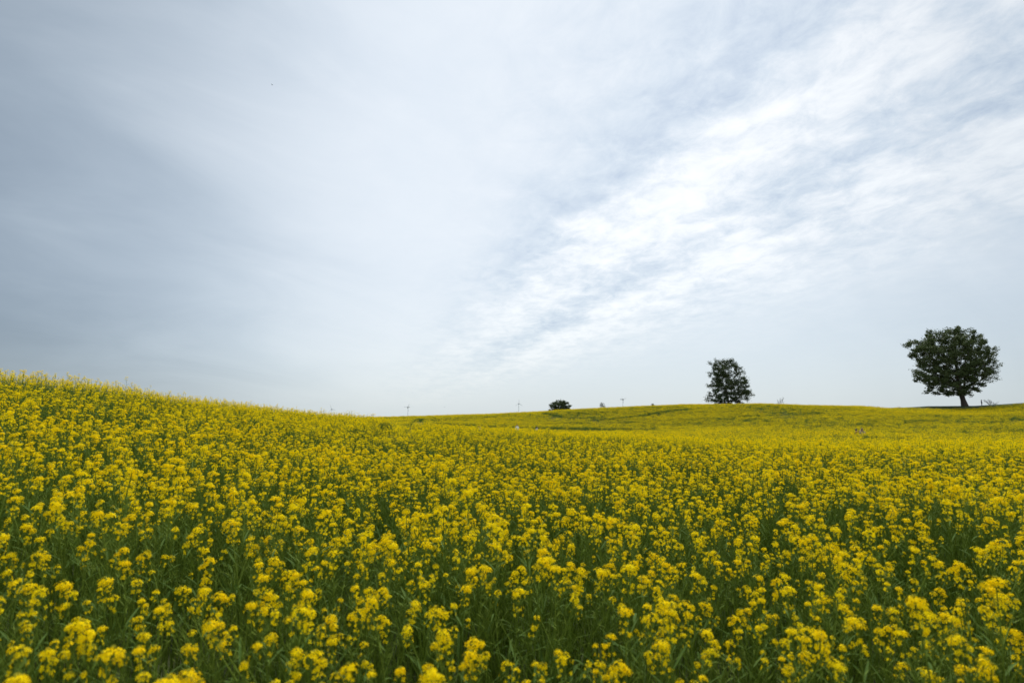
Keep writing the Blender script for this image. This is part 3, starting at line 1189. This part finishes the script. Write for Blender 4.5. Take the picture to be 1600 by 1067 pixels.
def person(x, y, facing, label, top, bottom, hair, height=1.65, pose='stand', long_hair=False):
    k = height / 1.70
    root = empty('person', (x, y, gz(x, y)), facing)
    tag(root, label, 'person')
    root.scale = (k, k, k)
    # local axes: -Y is forward
    J = {'pelvis': (0, 0, 0.93), 'waist': (0, 0, 1.07), 'chest': (0, -0.01, 1.27), 'neck0': (0, 0.0, 1.42), 'neck1': (0, -0.01, 1.49),
         'chin': (0, -0.035, 1.54), 'head0': (0, -0.02, 1.60), 'head1': (0, -0.012, 1.675)}
    Rd = {'pelvis': (0.15, 0.11), 'waist': (0.125, 0.095), 'chest': (0.15, 0.105), 'neck0': (0.062, 0.06), 'neck1': (0.052, 0.055),
          'chin': (0.060, 0.075), 'head0': (0.088, 0.106), 'head1': (0.080, 0.098)}
    E = [('pelvis', 'waist'), ('waist', 'chest'), ('chest', 'neck0'), ('neck0', 'neck1'), ('neck1', 'chin'), ('chin', 'head0'), ('head0', 'head1')]
    for s, sd in ((-1, 'r'), (1, 'l')):
        J.update({'hip' + sd: (0.095 * s, 0, 0.86), 'knee' + sd: (0.105 * s, -0.015, 0.48), 'ankle' + sd: (0.11 * s, 0.02, 0.085), 'toe' + sd: (0.125 * s, -0.13, 0.035)})
        Rd.update({'hip' + sd: 0.088, 'knee' + sd: 0.056, 'ankle' + sd: 0.04, 'toe' + sd: 0.033})
        E += [('pelvis', 'hip' + sd), ('hip' + sd, 'knee' + sd), ('knee' + sd, 'ankle' + sd), ('ankle' + sd, 'toe' + sd)]
        if pose == 'photo':      # both arms raised in front of the face
            el, wr = (0.25 * s, -0.18, 1.28), (0.10 * s, -0.34, 1.50)
        elif pose == 'reach' and s < 0:
            el, wr = (-0.30, -0.10, 1.20), (-0.42, -0.24, 1.38)
        else:
            el, wr = (0.26 * s, 0.03, 1.10), (0.27 * s, -0.07, 0.87)
        J.update({'sh' + sd: (0.175 * s, 0, 1.385), 'el' + sd: el, 'wr' + sd: wr})
        Rd.update({'sh' + sd: 0.056, 'el' + sd: 0.040, 'wr' + sd: 0.026})
        E += [('chest', 'sh' + sd), ('sh' + sd, 'el' + sd), ('el' + sd, 'wr' + sd)]
        fd = unit(np.array(wr) - np.array(el))
        sv = unit(np.cross(fd, (1, 0.0, 0.2)))
        pv = np.array(wr) + fd * 0.075
        J['palm' + sd] = tuple(pv)
        Rd['palm' + sd] = (0.034, 0.018)
        E.append(('wr' + sd, 'palm' + sd))
        curl = unit(np.array((-0.6 * s, -0.4, 0)))
        for f in range(4):
            a0 = pv + fd * 0.03 + sv * (f - 1.5) * 0.02
            ln = (0.066, 0.076, 0.072, 0.056)[f]
            a1, a2 = a0 + fd * ln * 0.55, a0 + fd * ln + curl * 0.022
            for q, (p_, r_) in enumerate(((a0, 0.0095), (a1, 0.009), (a2, 0.008))):
                J['f%d%d%s' % (f, q, sd)] = tuple(p_)
                Rd['f%d%d%s' % (f, q, sd)] = r_
            E += [('palm' + sd, 'f%d0%s' % (f, sd)), ('f%d0%s' % (f, sd), 'f%d1%s' % (f, sd)), ('f%d1%s' % (f, sd), 'f%d2%s' % (f, sd))]
        t0 = np.array(wr) + fd * 0.03 - sv * 0.03
        t1 = t0 + fd * 0.045 - sv * 0.02 + curl * 0.012
        J['t0' + sd], J['t1' + sd] = tuple(t0), tuple(t1)
        Rd['t0' + sd], Rd['t1' + sd] = 0.011, 0.009
        E += [('wr' + sd, 't0' + sd), ('t0' + sd, 't1' + sd)]
    J['nose'] = (0, -0.128, 1.60)
    Rd['nose'] = 0.014
    E.append(('head0', 'nose'))

    def sub(names, grow, nm, m, rt):
        names = [n for n in J if n in names]
        ix = {n: i for i, n in enumerate(names)}
        ed = [(ix[a], ix[b]) for a, b in E if a in ix and b in ix]
        rd = []
        for n in names:
            rr = Rd[n] if isinstance(Rd[n], tuple) else (Rd[n], Rd[n])
            g2 = grow + (0.022 if nm == 'trousers' and n == 'waist' else 0)
            rd.append((rr[0] + g2, rr[1] + g2))
        return skin_mesh(nm, [J[n] for n in names], ed, rd, [m], root, 1, ix[rt])
    sub(set(J), 0.0, 'body', M_SKIN, 'pelvis')
    sub({'waist', 'chest', 'neck0', 'pelvis', 'shl', 'shr', 'ell', 'elr', 'wrl', 'wrr'}, 0.024, 'shirt', top, 'chest')
    sub({'waist', 'pelvis', 'hipl', 'hipr', 'kneel', 'kneer', 'anklel', 'ankler'}, 0.012, 'trousers', bottom, 'pelvis')
    g = Geo()                # eyes, brows and mouth
    for s in (-1, 1):
        g.tube([(0.034 * s, -0.092, 1.612), (0.034 * s, -0.102, 1.612), (0.034 * s, -0.106, 1.612)], [0.012, 0.011, 0.003], 0, 8)
        g.tube([(0.018 * s, -0.104, 1.634), (0.050 * s, -0.094, 1.634)], [0.004, 0.003], 0, 4)
    g.tube([(-0.022, -0.100, 1.552), (0, -0.108, 1.552), (0.022, -0.100, 1.552)], [0.003, 0.006, 0.003], 0, 4)
    new_obj('face', g.v, g.f, [M_BROWNC], parent=root, smooth=True)
    # hair: a cap over the skull, down to the shoulders when long
    V, F = [], []
    rows, cols = 9, 18
    low = 1.38 if long_hair else 1.55
    for i in range(rows + 1):
        t = i / rows
        for j in range(cols):
            a = 2 * math.pi * j / cols
            front = max(0.0, -math.sin(a))
            zc_ = 1.745 - t * (1.745 - (low + front ** 1.5 * (1.655 - low)))
            u = max(-1.0, min(1.0, (zc_ - 1.63) / 0.118))
            rr = math.sqrt(max(0.02, 1 - u * u)) if zc_ > 1.6 else 1.0
            w = 0.088 + 0.005 * math.sin(j * 5 + i)
            V.append((w * rr * math.cos(a), -0.010 + 0.108 * rr * math.sin(a), zc_))
    for i in range(rows):
        for j in range(cols):
            F.append((i * cols + j, i * cols + (j + 1) % cols, (i + 1) * cols + (j + 1) % cols, (i + 1) * cols + j))
    F.append(tuple(range(cols))[::-1])
    new_obj('hair', V, F, [hair], parent=root, smooth=True)
    return root


def person_px(px, py_top, D, *a, **k):
    """stand someone so that the top of the head shows at that row"""
    x, _, z = at(px, py_top, D)
    h = min(1.85, max(1.45, z - gz(x, D)))
    return person(x, D, *a, height=h * 1.70 / 1.735, **k)


person_px(808, 662.8, 80, 0.5, 'person in a white top with dark hair standing alone in the far crop', M_WHITE, M_GREYC, M_HAIR)
person_px(747.9, 667.6, 76, 2.8, 'person in black with raised arms behind the companion in pale grey clothes', M_BLACKC, M_BLACKC, M_HAIR, pose='photo')
person_px(750.3, 669.0, 74, 0.3, 'person in pale grey clothes with black hair in front of the one in black', M_GREYC, M_GREYC, M_HAIR)
person_px(838.8, 668.0, 79, 0.9, 'person whose dark head barely shows above the crop beside a dark strip', M_GREYC, M_BLACKC, M_HAIR, long_hair=True)
person_px(1337.5, 669.8, 52, 1.3, 'dark-haired person in rust brown with raised arms in the crop', M_BROWNC, M_BROWNC, M_HAIR, pose='photo')
person_px(1346.8, 668.8, 50, -0.6, 'brown-haired person in a faded top with head and shoulders above the crop', M_TAUPE, M_NAVY, M_HAIRB, long_hair=True)
_p = at(1534, 632, 145)
person(_p[0], 145, 1.2, 'person in dark blue between the largest tree and the leafless bush', M_NAVY, M_BLACKC, M_HAIR, height=1.6)


# ------------------------------------------------------------------ birds
def bird(px, py, D, span, heading, flap, label):
    x, _, z = at(px, py, D)
    root = empty('bird', (x, D, z), heading)
    tag(root, label, 'bird')
    s = span / 2
    prof = [(-0.55, 0.01), (-0.45, 0.05), (-0.32, 0.075), (-0.28, 0.065), (-0.1, 0.12), (0.12, 0.13), (0.4, 0.07), (0.55, 0.03), (0.85, 0.012)]
    g = Geo()
    g.tube([(0, yy * s, 0) for yy, _ in prof], [rr * s for _, rr in prof], 0, 8)
    k = len(g.v)
    V = list(g.v)
    F = list(g.f)
    th = 0.012 * s
    for q in (-1, 1):        # wings grow out of the back, bent at the wrist
        secs = [(0.06, -0.14, 0.22, 0.05), (0.45, -0.24, 0.16, 0.05 + flap * 0.35), (1.0, 0.02, 0.12, 0.05 + flap * 0.55)]
        k = len(V)
        for xx, y0, y1, zz in secs:
            V += [np.array((q * xx * s, y0 * s, zz * s + th)), np.array((q * xx * s, y1 * s, zz * s + th)),
                  np.array((q * xx * s, y1 * s, zz * s - th)), np.array((q * xx * s, y0 * s, zz * s - th))]
        for i in range(2):
            for j in range(4):
                F.append((k + 4 * i + j, k + 4 * i + (j + 1) % 4, k + 4 * i + 4 + (j + 1) % 4, k + 4 * i + 4 + j))
        F.append((k + 8, k + 9, k + 10, k + 11))
    k = len(V)               # fanned tail
    V += [np.array(v) * s for v in ((-0.04, 0.5, 0.01), (0.04, 0.5, 0.01), (0.16, 0.95, 0.01), (-0.16, 0.95, 0.01))]
    F.append((k, k + 1, k + 2, k + 3))
    new_obj('body', V, F, [M_FEATHER], parent=root, smooth=False)


bird(425.3, 133.2, 110, 0.55, 1.2, 0.8, 'tiny dark bird high in the grey sky over the left slope')
bird(694.5, 636, 120, 0.42, 0.4, 1.0, 'tiny dark bird low over the far skyline between two wind turbines')
